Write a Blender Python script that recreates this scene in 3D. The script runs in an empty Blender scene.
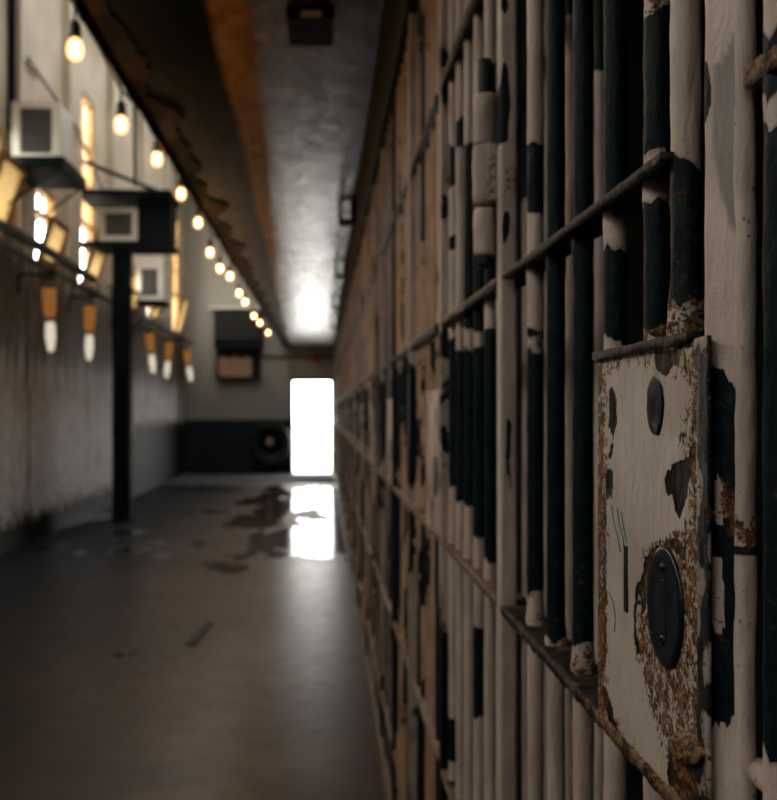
import bpy, bmesh, math, random
from mathutils import Vector, Matrix, noise as mn

random.seed(7)
S = bpy.context.scene
C = S.collection

# ------------------------------------------------------------------ camera, world, light, exposure
EYE = 1.5
cam_d = bpy.data.cameras.new('camera')
cam = bpy.data.objects.new('camera', cam_d)
C.objects.link(cam)
cam.location = (0, 0, EYE)
cam.rotation_euler = (math.pi/2, 0, 0)
cam_d.sensor_fit = 'HORIZONTAL'
cam_d.sensor_width = 36
cam_d.lens = 1000*36/777
cam_d.shift_x = 64.5/777
cam_d.shift_y = 12/777
cam_d.clip_start = 0.02
cam_d.clip_end = 200
cam_d.dof.use_dof = True
cam_d.dof.focus_distance = 0.74
cam_d.dof.aperture_fstop = 8.8
S.camera = cam

w = bpy.data.worlds.new('world')
S.world = w
w.use_nodes = True
wb = w.node_tree.nodes['Background']
wb.inputs[0].default_value = (1.0, 0.975, 0.93, 1)
wb.inputs[1].default_value = 13.5

S.view_settings.view_transform = 'Standard'
S.view_settings.look = 'None'
S.view_settings.gamma = 1
S.view_settings.use_curve_mapping = False
S.view_settings.exposure = 0.2
S.cycles.use_denoising = True
S.cycles.max_bounces = 8
S.cycles.diffuse_bounces = 4
S.cycles.glossy_bounces = 4
S.cycles.transparent_max_bounces = 12
S.cycles.sample_clamp_indirect = 6
S.cycles.caustics_reflective = False

WIN_Y = [-9.6, -7.5, -5.4, -2.2, -.1, 2.0, 4.7, 6.8, 10.0, 12.1, 14.2, 17.4, 19.5, 22.7]
THICK = .16
WIN_TOP = [6, 6, 6, 6, 6, 6, 6, 6, 4.45, 4.2, 6, 4.0, 4.0, 6]
WIN_W, WIN_Z0, WIN_Z1 = 0.92, 3.2, 6.0
WL = -3.36                                    # inner face of the window wall
END = 24.2
def portal(name, loc, rot, sx, sy):
    l = bpy.data.lights.new(name, 'AREA'); l.shape = 'RECTANGLE'; l.size = sx; l.size_y = sy
    l.cycles.is_portal = True
    o = bpy.data.objects.new(name, l); C.objects.link(o); o.location = loc; o.rotation_euler = rot
for y, WIN_Z1 in zip(WIN_Y, WIN_TOP):
    portal('sky_portal', (WL-THICK-.01, y, (WIN_Z0+WIN_Z1)/2), (0, -math.pi/2, 0), WIN_Z1-WIN_Z0, WIN_W)
portal('sky_portal', (-1.9, 15.5, 7.77), (0, 0, 0), .5, 13)  # portal of the roof slot added for extra light
portal('sky_portal', (-0.28, END+0.32, 1.15), (-math.pi/2, 0, 0), 1.04, 2.3)

# ------------------------------------------------------------------ helpers
X0 = 0.2475                                   # corridor face of the cell fronts
XB = 0.2675                                   # centre line of the bars
def cp(x, y, X=X0):
    Y = X*1000/(x-324.0)
    return Y, EYE + (412-y)*Y/1000
def zat(y, Y): return EYE + (412-y)*Y/1000

def link(o): C.objects.link(o); return o
def empty(name, loc=(0,0,0), rz=0):
    o = bpy.data.objects.new(name, None); o.empty_display_size = .1
    o.location = loc; o.rotation_euler = (0,0,rz); return link(o)
def tag(o, label=None, cat=None, group=None, kind=None):
    if label: o['label'] = label
    if cat: o['category'] = cat
    if group: o['group'] = group
    if kind: o['kind'] = kind
    return o
def obj(name, bm, mat, parent=None, smooth=False, attrs=None):
    me = bpy.data.meshes.new(name)
    bm.normal_update()
    bm.to_mesh(me); bm.free()
    if smooth:
        for p in me.polygons: p.use_smooth = True
    if attrs:
        names = ('peel', 'rust', 'tone')
        vals = [attrs(v.co) for v in me.vertices]
        for i, n in enumerate(names):
            a = me.attributes.new(n, 'FLOAT', 'POINT')
            a.data.foreach_set('value', [v[i] for v in vals])
    me.materials.append(mat)
    o = bpy.data.objects.new(name, me); link(o)
    if parent: o.parent = parent
    return o
def struct(name, bm, mat, smooth=False, attrs=None):
    return tag(obj(name, bm, mat, None, smooth, attrs), kind='structure')

def box(bm, x0, x1, y0, y1, z0, z1):
    v = [bm.verts.new((x, y, z)) for x in (x0, x1) for y in (y0, y1) for z in (z0, z1)]
    for f in ((0,1,3,2), (4,6,7,5), (0,4,5,1), (2,3,7,6), (0,2,6,4), (1,5,7,3)):
        bm.faces.new([v[i] for i in f])
    return bm
def gridbox(x0, x1, y0, y1, z0, z1, nx, ny, nz, disp=None):
    """box whose faces carry a grid, optional displacement function(co)->offset vector"""
    bm = bmesh.new(); vs = {}
    def V(i, j, k):
        if (i,j,k) not in vs:
            vs[(i,j,k)] = bm.verts.new((x0+(x1-x0)*i/nx, y0+(y1-y0)*j/ny, z0+(z1-z0)*k/nz))
        return vs[(i,j,k)]
    for j in range(ny):
        for k in range(nz):
            bm.faces.new((V(0,j,k), V(0,j,k+1), V(0,j+1,k+1), V(0,j+1,k)))
            bm.faces.new((V(nx,j,k), V(nx,j+1,k), V(nx,j+1,k+1), V(nx,j,k+1)))
    for i in range(nx):
        for k in range(nz):
            bm.faces.new((V(i,0,k), V(i+1,0,k), V(i+1,0,k+1), V(i,0,k+1)))
            bm.faces.new((V(i,ny,k), V(i,ny,k+1), V(i+1,ny,k+1), V(i+1,ny,k)))
    for i in range(nx):
        for j in range(ny):
            bm.faces.new((V(i,j,0), V(i,j+1,0), V(i+1,j+1,0), V(i+1,j,0)))
            bm.faces.new((V(i,j,nz), V(i+1,j,nz), V(i+1,j+1,nz), V(i,j+1,nz)))
    if disp:
        for v in bm.verts: v.co += disp(v.co)
    return bm
def bevelbox(x0, x1, y0, y1, z0, z1, b=.01, seg=2):
    bm = box(bmesh.new(), x0, x1, y0, y1, z0, z1)
    bmesh.ops.bevel(bm, geom=bm.edges[:], offset=b, segments=seg, affect='EDGES', profile=.6)
    return bm
def lathe(bm, prof, loc=(0,0,0), n=16, mat=None):
    """prof: list of (r, z)"""
    rings = []
    M = mat or Matrix.Identity(4)
    for r, z in prof:
        if r < 1e-6: rings.append([bm.verts.new(Vector(loc)+M@Vector((0,0,z)))])
        else: rings.append([bm.verts.new(Vector(loc)+M@Vector((r*math.cos(2*math.pi*i/n), r*math.sin(2*math.pi*i/n), z))) for i in range(n)])
    for a, b in zip(rings, rings[1:]):
        for i in range(n):
            j = (i+1) % n
            if len(a) == 1 and len(b) == 1: continue
            if len(a) == 1: bm.faces.new((a[0], b[j], b[i]))
            elif len(b) == 1: bm.faces.new((a[i], a[j], b[0]))
            else: bm.faces.new((a[i], a[j], b[j], b[i]))
    for r in (rings[0], rings[-1]):
        if len(r) > 2:
            try: bm.faces.new(r if r is rings[-1] else r[::-1])
            except ValueError: pass
    return bm
def tube(bm, pts, r, n=10):
    pts = [Vector(p) for p in pts]; rings = []
    up = Vector((0,0,1))
    for i, p in enumerate(pts):
        d = (pts[min(i+1, len(pts)-1)] - pts[max(i-1, 0)]).normalized()
        a = d.cross(up)
        if a.length < .05: a = d.cross(Vector((1,0,0)))
        a.normalize(); b = d.cross(a).normalized()
        rr = r[i] if isinstance(r, (list, tuple)) else r
        rings.append([bm.verts.new(p + a*rr*math.cos(2*math.pi*k/n) + b*rr*math.sin(2*math.pi*k/n)) for k in range(n)])
    for A, B in zip(rings, rings[1:]):
        for k in range(n):
            bm.faces.new((A[k], A[(k+1)%n], B[(k+1)%n], B[k]))
    bm.faces.new(rings[0][::-1]); bm.faces.new(rings[-1])
    return bm
def copy_tree(o, parent=None):
    c = o.copy(); C.objects.link(c); c.parent = parent
    for ch in [q for q in list(KIDS.get(o.name, []))]:
        copy_tree(ch, c)
    return c
KIDS = {}
def kids_of(o):
    KIDS[o.name] = list(o.children)
    for ch in o.children: kids_of(ch)
def nz(p, s=1.0): return mn.noise(Vector(p)*s)

# ------------------------------------------------------------------ materials
class NT:
    def __init__(s, name):
        s.m = bpy.data.materials.new(name); s.m.use_nodes = True
        s.t = s.m.node_tree; s.n = s.t.nodes; s.l = s.t.links
        s.b = s.n['Principled BSDF']; s.out = s.n['Material Output']
    def node(s, typ, **kw):
        n = s.n.new(typ)
        for k, v in kw.items():
            if k in n.inputs.keys(): n.inputs[k].default_value = v
            else: setattr(n, k, v)
        return n
    def pos(s):
        if not hasattr(s, '_p'): s._p = s.n.new('ShaderNodeNewGeometry').outputs['Position']
        return s._p
    def sep(s):
        if not hasattr(s, '_s'):
            q = s.n.new('ShaderNodeSeparateXYZ'); s.l.new(s.pos(), q.inputs[0]); s._s = q.outputs
        return s._s
    def setin(s, inp, v):
        if hasattr(v, 'is_linked') or isinstance(v, bpy.types.NodeSocket): s.l.new(v, inp)
        else: inp.default_value = v
    def math(s, op, a, b=0.0, c=0.0, clamp=False):
        n = s.n.new('ShaderNodeMath'); n.operation = op; n.use_clamp = clamp
        s.setin(n.inputs[0], a); s.setin(n.inputs[1], b); s.setin(n.inputs[2], c)
        return n.outputs[0]
    def noise(s, scale, detail=4, rough=.55, stretch=None, dist=0):
        n = s.n.new('ShaderNodeTexNoise'); n.inputs['Scale'].default_value = scale
        n.inputs['Detail'].default_value = detail; n.inputs['Roughness'].default_value = rough
        n.inputs['Distortion'].default_value = dist
        if stretch:
            m = s.n.new('ShaderNodeMapping'); m.inputs['Scale'].default_value = stretch
            s.l.new(s.pos(), m.inputs[0]); s.l.new(m.outputs[0], n.inputs['Vector'])
        else: s.l.new(s.pos(), n.inputs['Vector'])
        return n.outputs[0]
    def smooth(s, v, a, b):
        n = s.n.new('ShaderNodeMapRange'); n.interpolation_type = 'SMOOTHSTEP'
        s.setin(n.inputs['Value'], v); s.setin(n.inputs['From Min'], a); s.setin(n.inputs['From Max'], b)
        return n.outputs['Result']
    def mix(s, f, a, b):
        n = s.n.new('ShaderNodeMix'); n.data_type = 'RGBA'
        s.setin(n.inputs[0], f)
        for i, v in ((6, a), (7, b)):
            if isinstance(v, tuple): n.inputs[i].default_value = (*v, 1)
            else: s.l.new(v, n.inputs[i])
        return n.outputs[2]
    def attr(s, name):
        n = s.n.new('ShaderNodeAttribute'); n.attribute_name = name; return n.outputs['Fac']
    def bump(s, h, strength=.4, dist=.002):
        n = s.n.new('ShaderNodeBump'); n.inputs['Strength'].default_value = strength
        n.inputs['Distance'].default_value = dist; s.l.new(h, n.inputs['Height'])
        s.l.new(n.outputs[0], s.b.inputs['Normal']); return n
    def set(s, name, v):
        i = s.b.inputs[name]
        if isinstance(v, tuple) and len(v) == 3: v = (*v, 1)
        s.setin(i, v)

def simple(name, col, rough=.5, metal=0, var=.25, scale=12, bump=0, spec=.3):
    t = NT(name)
    n = t.noise(scale, 5)
    c2 = tuple(c*(1-var) for c in col)
    t.set('Base Color', t.mix(t.smooth(n, .35, .65), c2, col))
    t.set('Roughness', rough); t.set('Metallic', metal); t.set('Specular IOR Level', spec)
    if bump: t.bump(n, bump, .003)
    return t.m

def peeling(name, paint, paint2, bare, rusty=((.035,.016,.008), (.32,.145,.050)), k=.8, thr=.42, sc=1.0, tone=(.27,.245,.23)):
    t = NT(name)
    peel, rust, ton = t.attr('peel'), t.attr('rust'), t.attr('tone')
    n1 = t.noise(38*sc, 7, .6, stretch=(1,1,.6))
    nf = t.noise(230*sc, 5, .65)
    nc = t.noise(9, 4)
    nd = t.noise(90*sc, 5, .6)
    nw = t.noise(55*sc, 6, .6, stretch=(1,1,.35), dist=.8)
    pv = t.math('ADD', peel, t.math('MULTIPLY', t.math('SUBTRACT', n1, .5), k))
    bm_ = t.smooth(pv, thr, thr+.03)
    halo = t.smooth(pv, thr-.14, thr+.02)                      # dirt around the flaked edges
    rv = t.math('ADD', t.math('ADD', rust, t.math('MULTIPLY', t.math('SUBTRACT', nf, .5), 1.7)), t.math('MULTIPLY', t.math('SUBTRACT', nd, .5), 1.3))
    rm = t.smooth(rv, .5, .62)
    rustc = t.mix(t.smooth(t.noise(140*sc, 6, .7), .40, .64), rusty[0], rusty[1])
    p = t.mix(t.smooth(nc, .35, .65), paint, paint2)
    p = t.mix(ton, p, tone)
    p = t.mix(t.math('MULTIPLY', t.smooth(nf, .52, .75), .35), p, tuple(c*.42 for c in paint2))
    p = t.mix(t.math('MULTIPLY', halo, .5), p, (.13,.075,.045))
    p = t.mix(rm, p, rustc)
    bc = t.mix(t.smooth(nd, .45, .7), bare, tuple(c*1.9 for c in bare))
    bc = t.mix(t.smooth(rv, .35, .9), bc, rustc)
    t.set('Base Color', t.mix(bm_, p, bc))
    t.set('Roughness', t.math('ADD', .46, t.math('MULTIPLY', rm, .35)))
    t.set('Specular IOR Level', t.math('SUBTRACT', .35, t.math('MULTIPLY', bm_, .2)))
    h = t.math('ADD', t.math('MULTIPLY', bm_, -1.0), t.math('MULTIPLY', nd, .55))
    h = t.math('ADD', h, t.math('MULTIPLY', rm, -.5))
    h = t.math('ADD', h, t.math('MULTIPLY', nw, 2.2))
    t.bump(h, .9, .0019)
    return t.m

M = {}
PAINT, PAINT2 = (.66,.535,.46), (.52,.41,.35)
BARE = (.004,.010,.013)
M['bar'] = peeling('flaking beige paint', PAINT, PAINT2, BARE)
M['bar_warm'] = peeling('flaking paint tinted by bulb light', (.60,.39,.26), (.44,.28,.185), BARE)  # warm bulb light on the far bars is tinted into this paint
M['bar_mauve'] = peeling('flaking mauve grey paint', (.30,.215,.20), (.20,.14,.135), BARE)
M['lock'] = peeling('flaking lock paint', (.60,.51,.44), (.50,.415,.35), (.009,.008,.008), k=.7, sc=1.0)
M['rustbar'] = peeling('rusty flat bar', (.25,.165,.105), (.17,.105,.065), (.012,.012,.013), rusty=((.05,.022,.01), (.40,.22,.08)))
M['dark'] = simple('bare dark steel', (.016,.021,.024), .42, .0, .4, 30, .2)
M['teal_gloss'] = simple('blue black enamel', (.005,.014,.020), .30, 0, .4, 60, .3)
M['steel'] = simple('worn screw steel', (.25,.27,.28), .3, .8, .4, 200)
M['slot'] = simple('slot darkness', (.003,.003,.004), .7, 0, .1, 10)
M['chalk'] = simple('teal chalk', (.10,.24,.28), .8, 0, .3, 200)
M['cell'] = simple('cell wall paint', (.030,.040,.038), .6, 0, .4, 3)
M['wood'] = simple('amber varnished wood', (.50,.25,.07), .4, 0, .5, 8)
M['white_metal'] = simple('yellowed white enamel', (.80,.76,.68), .4, 0, .12, 5)
M['grille'] = simple('grey grille plastic', (.13,.125,.12), .5, 0, .3, 20)
M['black_plastic'] = simple('black socket rubber', (.012,.012,.012), .45, 0, .2, 90)
M['pipe'] = simple('dark painted pipe', (.022,.016,.015), .5, 0, .5, 9, .2, spec=.15)
M['conduit'] = simple('grey conduit', (.10,.095,.09), .45, .2, .3, 9)
M['shelf'] = simple('black painted steel shelf', (.005,.010,.011), .7, 0, .4, 6, spec=.1)
M['hose'] = simple('black rubber hose', (.010,.011,.012), .5, 0, .4, 12)
M['red'] = simple('red enamel', (.45,.05,.03), .4, 0, .3, 12)
M['blue'] = simple('blue enamel', (.05,.08,.22), .4, 0, .3, 12)
M['parcel'] = simple('brown card', (.36,.22,.15), .7, 0, .3, 12)
M['ground'] = simple('sunlit concrete yard', (.62,.62,.60), .8, 0, .15, 1.5)
M['hall_roof'] = simple('hall roof boards', (.35,.33,.29), .8, 0, .3, 1.5)
M['debris'] = simple('dark scrap', (.012,.011,.010), .7, 0, .3, 40)

def glass_mat():
    t = NT('old window glass')
    t.n.remove(t.b)
    tr = t.n.new('ShaderNodeBsdfTransparent'); tr.inputs[0].default_value = (.93,.95,.93,1)
    gl = t.n.new('ShaderNodeBsdfGlossy'); gl.inputs['Roughness'].default_value = .08
    mx = t.n.new('ShaderNodeMixShader'); mx.inputs[0].default_value = .08
    t.l.new(tr.outputs[0], mx.inputs[1]); t.l.new(gl.outputs[0], mx.inputs[2]); t.l.new(mx.outputs[0], t.out.inputs[0])
    return t.m
M['glass'] = glass_mat()
def frosted():
    t = NT('frosted window glass'); t.n.remove(t.b)
    a = t.n.new('ShaderNodeBsdfTranslucent'); a.inputs[0].default_value = (.30,.24,.14,1)
    b = t.n.new('ShaderNodeBsdfTransparent'); b.inputs[0].default_value = (.95,.95,.9,1)
    mx = t.n.new('ShaderNodeMixShader'); mx.inputs[0].default_value = .05
    t.l.new(a.outputs[0], mx.inputs[1]); t.l.new(b.outputs[0], mx.inputs[2]); t.l.new(mx.outputs[0], t.out.inputs[0])
    return t.m
M['frosted'] = frosted()
def emis(name, col, st, glassy=False):
    t = NT(name); t.n.remove(t.b)
    e = t.n.new('ShaderNodeEmission'); e.inputs[0].default_value = (*col, 1); e.inputs[1].default_value = st
    if glassy:
        tr = t.n.new('ShaderNodeBsdfTransparent'); tr.inputs[0].default_value = (1,.86,.6,1)
        mx = t.n.new('ShaderNodeMixShader'); mx.inputs[0].default_value = .45
        t.l.new(tr.outputs[0], mx.inputs[1]); t.l.new(e.outputs[0], mx.inputs[2]); t.l.new(mx.outputs[0], t.out.inputs[0])
    else: t.l.new(e.outputs[0], t.out.inputs[0])
    return t.m
M['bulb'] = emis('glowing amber bulb glass', (1,.50,.20), 3.4, True)
M['filament'] = emis('hot filament', (1,.72,.38), 60)

def floor_mat():
    t = NT('worn brown concrete')
    x, y, z = t.sep()
    n = t.noise(1.1, 6, .6, dist=.4); nf = t.noise(9, 6, .65); nb = t.noise(.45, 3)
    c = t.mix(t.smooth(n, .35, .65), (.072,.040,.023), (.125,.074,.045))
    c = t.mix(t.math('MULTIPLY', t.smooth(nf, .5, .75), .5), c, (.04,.03,.022))
    edge = t.smooth(t.math('ADD', x, t.math('MULTIPLY', t.math('SUBTRACT', nb, .5), 1.2)), -2.4, -.4)   # darker towards the window wall
    c = t.mix(edge, (.006,.009,.010), c)
    red = t.math('MULTIPLY', t.smooth(x, -.05, .15), .6)
    c = t.mix(red, c, (.06,.028,.025))
    puddle = t.math('ADD', t.noise(1.3, 4, .6, stretch=(1,.45,1)), t.math('MULTIPLY', t.smooth(y, 8.5, 12.0), t.math('MULTIPLY', t.smooth(x, -1.5, -.9), .14)))
    puddle = t.math('SUBTRACT', puddle, t.math('MULTIPLY', t.smooth(y, 9.5, 7.5), .1))
    puddle = t.math('SUBTRACT', puddle, t.math('MULTIPLY', t.smooth(y, 19.5, 21.5), .3))
    c = t.mix(t.math('MULTIPLY', t.smooth(y, 20, 22), .8), c, (.11,.115,.125))  # daylight on the threshold painted as blue-grey floor
    wet = t.smooth(puddle, .56, .60)
    c = t.mix(t.math('MULTIPLY', wet, .65), c, (.025,.024,.022))
    t.set('Base Color', c)
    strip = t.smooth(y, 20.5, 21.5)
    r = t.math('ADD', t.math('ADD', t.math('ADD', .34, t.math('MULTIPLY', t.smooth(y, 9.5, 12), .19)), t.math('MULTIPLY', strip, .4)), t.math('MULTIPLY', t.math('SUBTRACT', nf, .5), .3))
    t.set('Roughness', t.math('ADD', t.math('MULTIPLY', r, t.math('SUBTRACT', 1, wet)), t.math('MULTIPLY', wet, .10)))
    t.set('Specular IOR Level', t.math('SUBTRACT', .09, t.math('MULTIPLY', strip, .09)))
    t.bump(t.math('ADD', nf, t.math('MULTIPLY', t.noise(3, 3), 1.5)), .12, .01)
    return t.m
def wall_mat(name, dado):
    t = NT(name)
    x, y, z = t.sep()
    n = t.noise(1.5, 5); st = t.noise(1.0, 6, .65, stretch=(5,5,.5)); nf = t.noise(7, 6, .65)
    zz = t.math('ADD', z, t.math('MULTIPLY', t.math('SUBTRACT', st, .5), 1.5))
    up = t.mix(t.smooth(n, .3, .7), (.47,.40,.30), (.60,.52,.41))
    mid = t.mix(t.smooth(nf, .35, .65), (.055,.042,.034), (.11,.09,.075))
    low = t.mix(t.smooth(nf, .35, .65), (.60,.60,.66), (.86,.87,.94))
    drk = t.mix(t.smooth(nf, .35, .65), (.003,.005,.007), (.009,.012,.016))
    if dado:
        c = t.mix(t.smooth(z, 1.30, 1.34), drk, t.mix(t.smooth(zz, 1.6, 3.2), (.22,.205,.18), (.36,.33,.28)))
    else:
        lw = t.mix(t.smooth(zz, 1.7, 2.3), low, mid)
        crack = t.smooth(t.noise(1.0, 5, .7, stretch=(2.6,2.6,.22)), .575, .62)
        lw = t.mix(crack, lw, (.035,.033,.035))
        c = t.mix(t.smooth(zz, 3.05, 3.5), lw, up)
        farz = t.smooth(y, 17.2, 17.8)                                       # beyond the column the same black dado as the end wall
        dd = t.math('ADD', .35, t.math('MULTIPLY', farz, .95))
        c = t.mix(t.smooth(t.math('ADD', z, t.math('MULTIPLY', t.math('SUBTRACT', nf, .5), .5)), t.math('SUBTRACT', dd, .12), t.math('ADD', dd, .12)), drk, c)
    t.set('Base Color', c); t.set('Roughness', .6); t.set('Specular IOR Level', .2)
    t.bump(nf, .3, .01)
    return t.m
def ceil_mat():
    t = NT('flaking gallery soffit')
    x, y, z = t.sep()
    n = t.noise(3.2, 7, .68, stretch=(1.3,.7,1)); nf = t.noise(9, 6, .7, stretch=(1.2,.6,1)); nb = t.noise(1.0, 4, .6, stretch=(1,.5,1))
    c = t.mix(t.smooth(nf, .36, .66), (.050,.028,.018), (.33,.22,.145))
    fl = t.smooth(n, .53, .56)
    c = t.mix(fl, c, (.05,.026,.017))
    c = t.mix(t.smooth(n, .41, .38), c, (.62,.60,.55))
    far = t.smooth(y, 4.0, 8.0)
    c = t.mix(t.math('MULTIPLY', far, .8), c, t.mix(fl, (.55,.62,.58), (.30,.32,.30)))  # doorway reflection painted in as a paler far soffit
    # ochre band paints rust and warm bulb glow, dark strip paints beam shade
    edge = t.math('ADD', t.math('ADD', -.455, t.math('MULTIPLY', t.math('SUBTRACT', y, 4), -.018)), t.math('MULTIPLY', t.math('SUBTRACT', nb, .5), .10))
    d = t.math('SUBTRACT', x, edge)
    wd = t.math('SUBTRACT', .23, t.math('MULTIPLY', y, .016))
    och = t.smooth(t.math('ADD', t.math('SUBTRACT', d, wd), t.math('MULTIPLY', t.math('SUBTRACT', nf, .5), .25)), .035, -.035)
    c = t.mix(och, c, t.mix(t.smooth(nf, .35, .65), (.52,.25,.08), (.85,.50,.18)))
    dk = t.smooth(d, .02, -.03)
    c = t.mix(dk, c, t.mix(t.smooth(nb, .40, .62), (.006,.012,.015), (.016,.017,.017)))
    rt = t.smooth(t.math('ADD', x, t.math('MULTIPLY', t.math('SUBTRACT', nb, .5), .12)), .13, .20)
    c = t.mix(rt, c, (.09,.055,.035))
    t.set('Base Color', c)
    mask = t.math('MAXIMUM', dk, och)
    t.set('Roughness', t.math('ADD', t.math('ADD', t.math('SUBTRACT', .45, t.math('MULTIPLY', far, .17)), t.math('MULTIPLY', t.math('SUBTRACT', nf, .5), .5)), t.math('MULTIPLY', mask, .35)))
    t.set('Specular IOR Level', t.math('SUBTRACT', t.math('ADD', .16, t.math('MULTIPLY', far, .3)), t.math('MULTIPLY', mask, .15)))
    t.bump(t.math('ADD', nf, t.math('MULTIPLY', fl, -1.2)), .5, .012)
    return t.m
M['floor'] = floor_mat(); M['wall'] = wall_mat('streaked plaster window wall', False); M['wall_end'] = wall_mat('painted end wall', True)
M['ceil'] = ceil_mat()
def rust_edge():
    t = NT('rusted gallery edge')
    n = t.noise(6, 7, .7, stretch=(1,.5,1)); n2 = t.noise(40, 5)
    c = t.mix(t.smooth(n, .42, .52), (.004,.004,.004), (.020,.008,.005))
    c = t.mix(t.smooth(n, .62, .68), c, (.12,.035,.018))
    t.set('Base Color', c); t.set('Roughness', .8); t.set('Specular IOR Level', .05); t.bump(n2, .5, .004)
    return t.m
M['edge'] = rust_edge()

# ------------------------------------------------------------------ room shell
CEIL = 3.12; ROOF = 7.6; BACK = -12.0; CELLX = 2.5
struct('floor', box(bmesh.new(), WL-.35, CELLX+.1, BACK-.1, END+.35, -.15, 0), M['floor'])
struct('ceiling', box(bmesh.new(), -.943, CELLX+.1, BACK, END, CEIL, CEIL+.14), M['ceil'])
bm = box(bmesh.new(), WL-.35, -2.15, BACK-.1, END+.35, ROOF, ROOF+.15); box(bm, -1.65, CELLX+.1, BACK-.1, END+.35, ROOF, ROOF+.15)
box(bm, -2.15, -1.65, BACK-.1, 9, ROOF, ROOF+.15); box(bm, -2.15, -1.65, 22, END+.35, ROOF, ROOF+.15)   # unseen roof slot, added to brighten the window wall
struct('ceiling_hall', bm, M['hall_roof'])
bm = bmesh.new()
prev = BACK-.1
for y, WIN_Z1 in zip(WIN_Y, WIN_TOP):
    box(bm, WL-THICK, WL, prev, y-WIN_W/2, 0, ROOF)
    box(bm, WL-THICK, WL, y-WIN_W/2, y+WIN_W/2, 0, WIN_Z0)
    box(bm, WL-THICK, WL, y-WIN_W/2, y+WIN_W/2, WIN_Z1, ROOF)
    prev = y+WIN_W/2
box(bm, WL-THICK, WL, prev, END+.35, 0, ROOF)
struct('wall_left', bm, M['wall'])
DX0, DX1, DZ = -.80, .235, 2.30
bm = bmesh.new()
box(bm, WL, DX0, END, END+.3, 0, ROOF); box(bm, DX1, CELLX+.1, END, END+.3, 0, ROOF); box(bm, DX0, DX1, END, END+.3, DZ, ROOF)
struct('wall_end', bm, M['wall_end'])
struct('wall_back', box(bmesh.new(), WL, CELLX+.1, BACK-.1, BACK, 0, ROOF), M['wall_end'])
struct('wall_right', box(bmesh.new(), CELLX, CELLX+.1, BACK, END, 0, CEIL), M['cell'])
struct('wall_upper_tier', box(bmesh.new(), .2475, .35, BACK, END, CEIL+.14, ROOF), M['wall_end'])
struct('wall_right_near', box(bmesh.new(), X0, .30, BACK, -.88, 0, CEIL), M['cell'])
for k in range(-1, 16):
    y = .635+1.5*k
    o = struct('wall_partition', box(bmesh.new(), .30, CELLX, y-.012, y+.012, 0, CEIL), M['cell'])
struct('ground', box(bmesh.new(), -60, 60, END+.35, 120, -.17, -.02), M['ground'])
struct('ground_side', box(bmesh.new(), -60, WL-.35, -30, END+.35, -.17, -.02), M['ground'])
# sill and head beam of the cell row
struct('trim_1', gridbox(.235, .30, BACK, END, 0, .07, 1, 60, 1), M['rustbar'], attrs=lambda c: (.3, .35, 0))
struct('trim_2', box(bmesh.new(), .236, .31, BACK, END, 2.66, CEIL), M['shelf'])
struct('trim_4', box(bmesh.new(), WL, .2475, END-.10, END, CEIL-.16, CEIL), M['shelf']) if False else None
# rusted edge channel of the gallery with ragged lower lip
def edge_bm():
    bm = bmesh.new(); n = 420; rows = []
    for i in range(n+1):
        y = BACK + (END-BACK)*i/n
        lip = CEIL-.055 + .03*nz((1, y*3.1, 0)) + .02*nz((5, y*9, 0))
        inn = -.835 + .14*max(-.3, nz((9, y*2.1, 4))) + .05*nz((3, y*7, 2))
        rows.append([bm.verts.new(p) for p in ((-.965, y, CEIL+.20), (-.965, y, lip), (-.955, y, lip), (-.945, y, CEIL-.015), (inn, y, CEIL-.012), (inn, y, CEIL+.001), (-.943, y, CEIL+.002), (-.943, y, CEIL+.20))])
    for a, b in zip(rows, rows[1:]):
        for k in range(8): bm.faces.new((a[k], b[k], b[(k+1)%8], a[(k+1)%8]))
    bm.faces.new(rows[0]); bm.faces.new(rows[-1][::-1])
    bmesh.ops.recalc_face_normals(bm, faces=bm.faces)
    return bm
struct('trim_3', edge_bm(), M['edge'])
# doorway at the end
dr = empty('door_1', (0, END, 0)); tag(dr, kind='structure')
bm = bmesh.new()
box(bm, DX0, DX0+.05, -.03, .3, 0, DZ); box(bm, DX0+.05, DX1, -.03, .3, DZ-.05, DZ); 
obj('frame', bm, M['pipe'], dr)
obj('jamb', box(bmesh.new(), DX1-.06, DX1, -.03, .3, 0, DZ-.05), M['wood'], dr)
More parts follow.
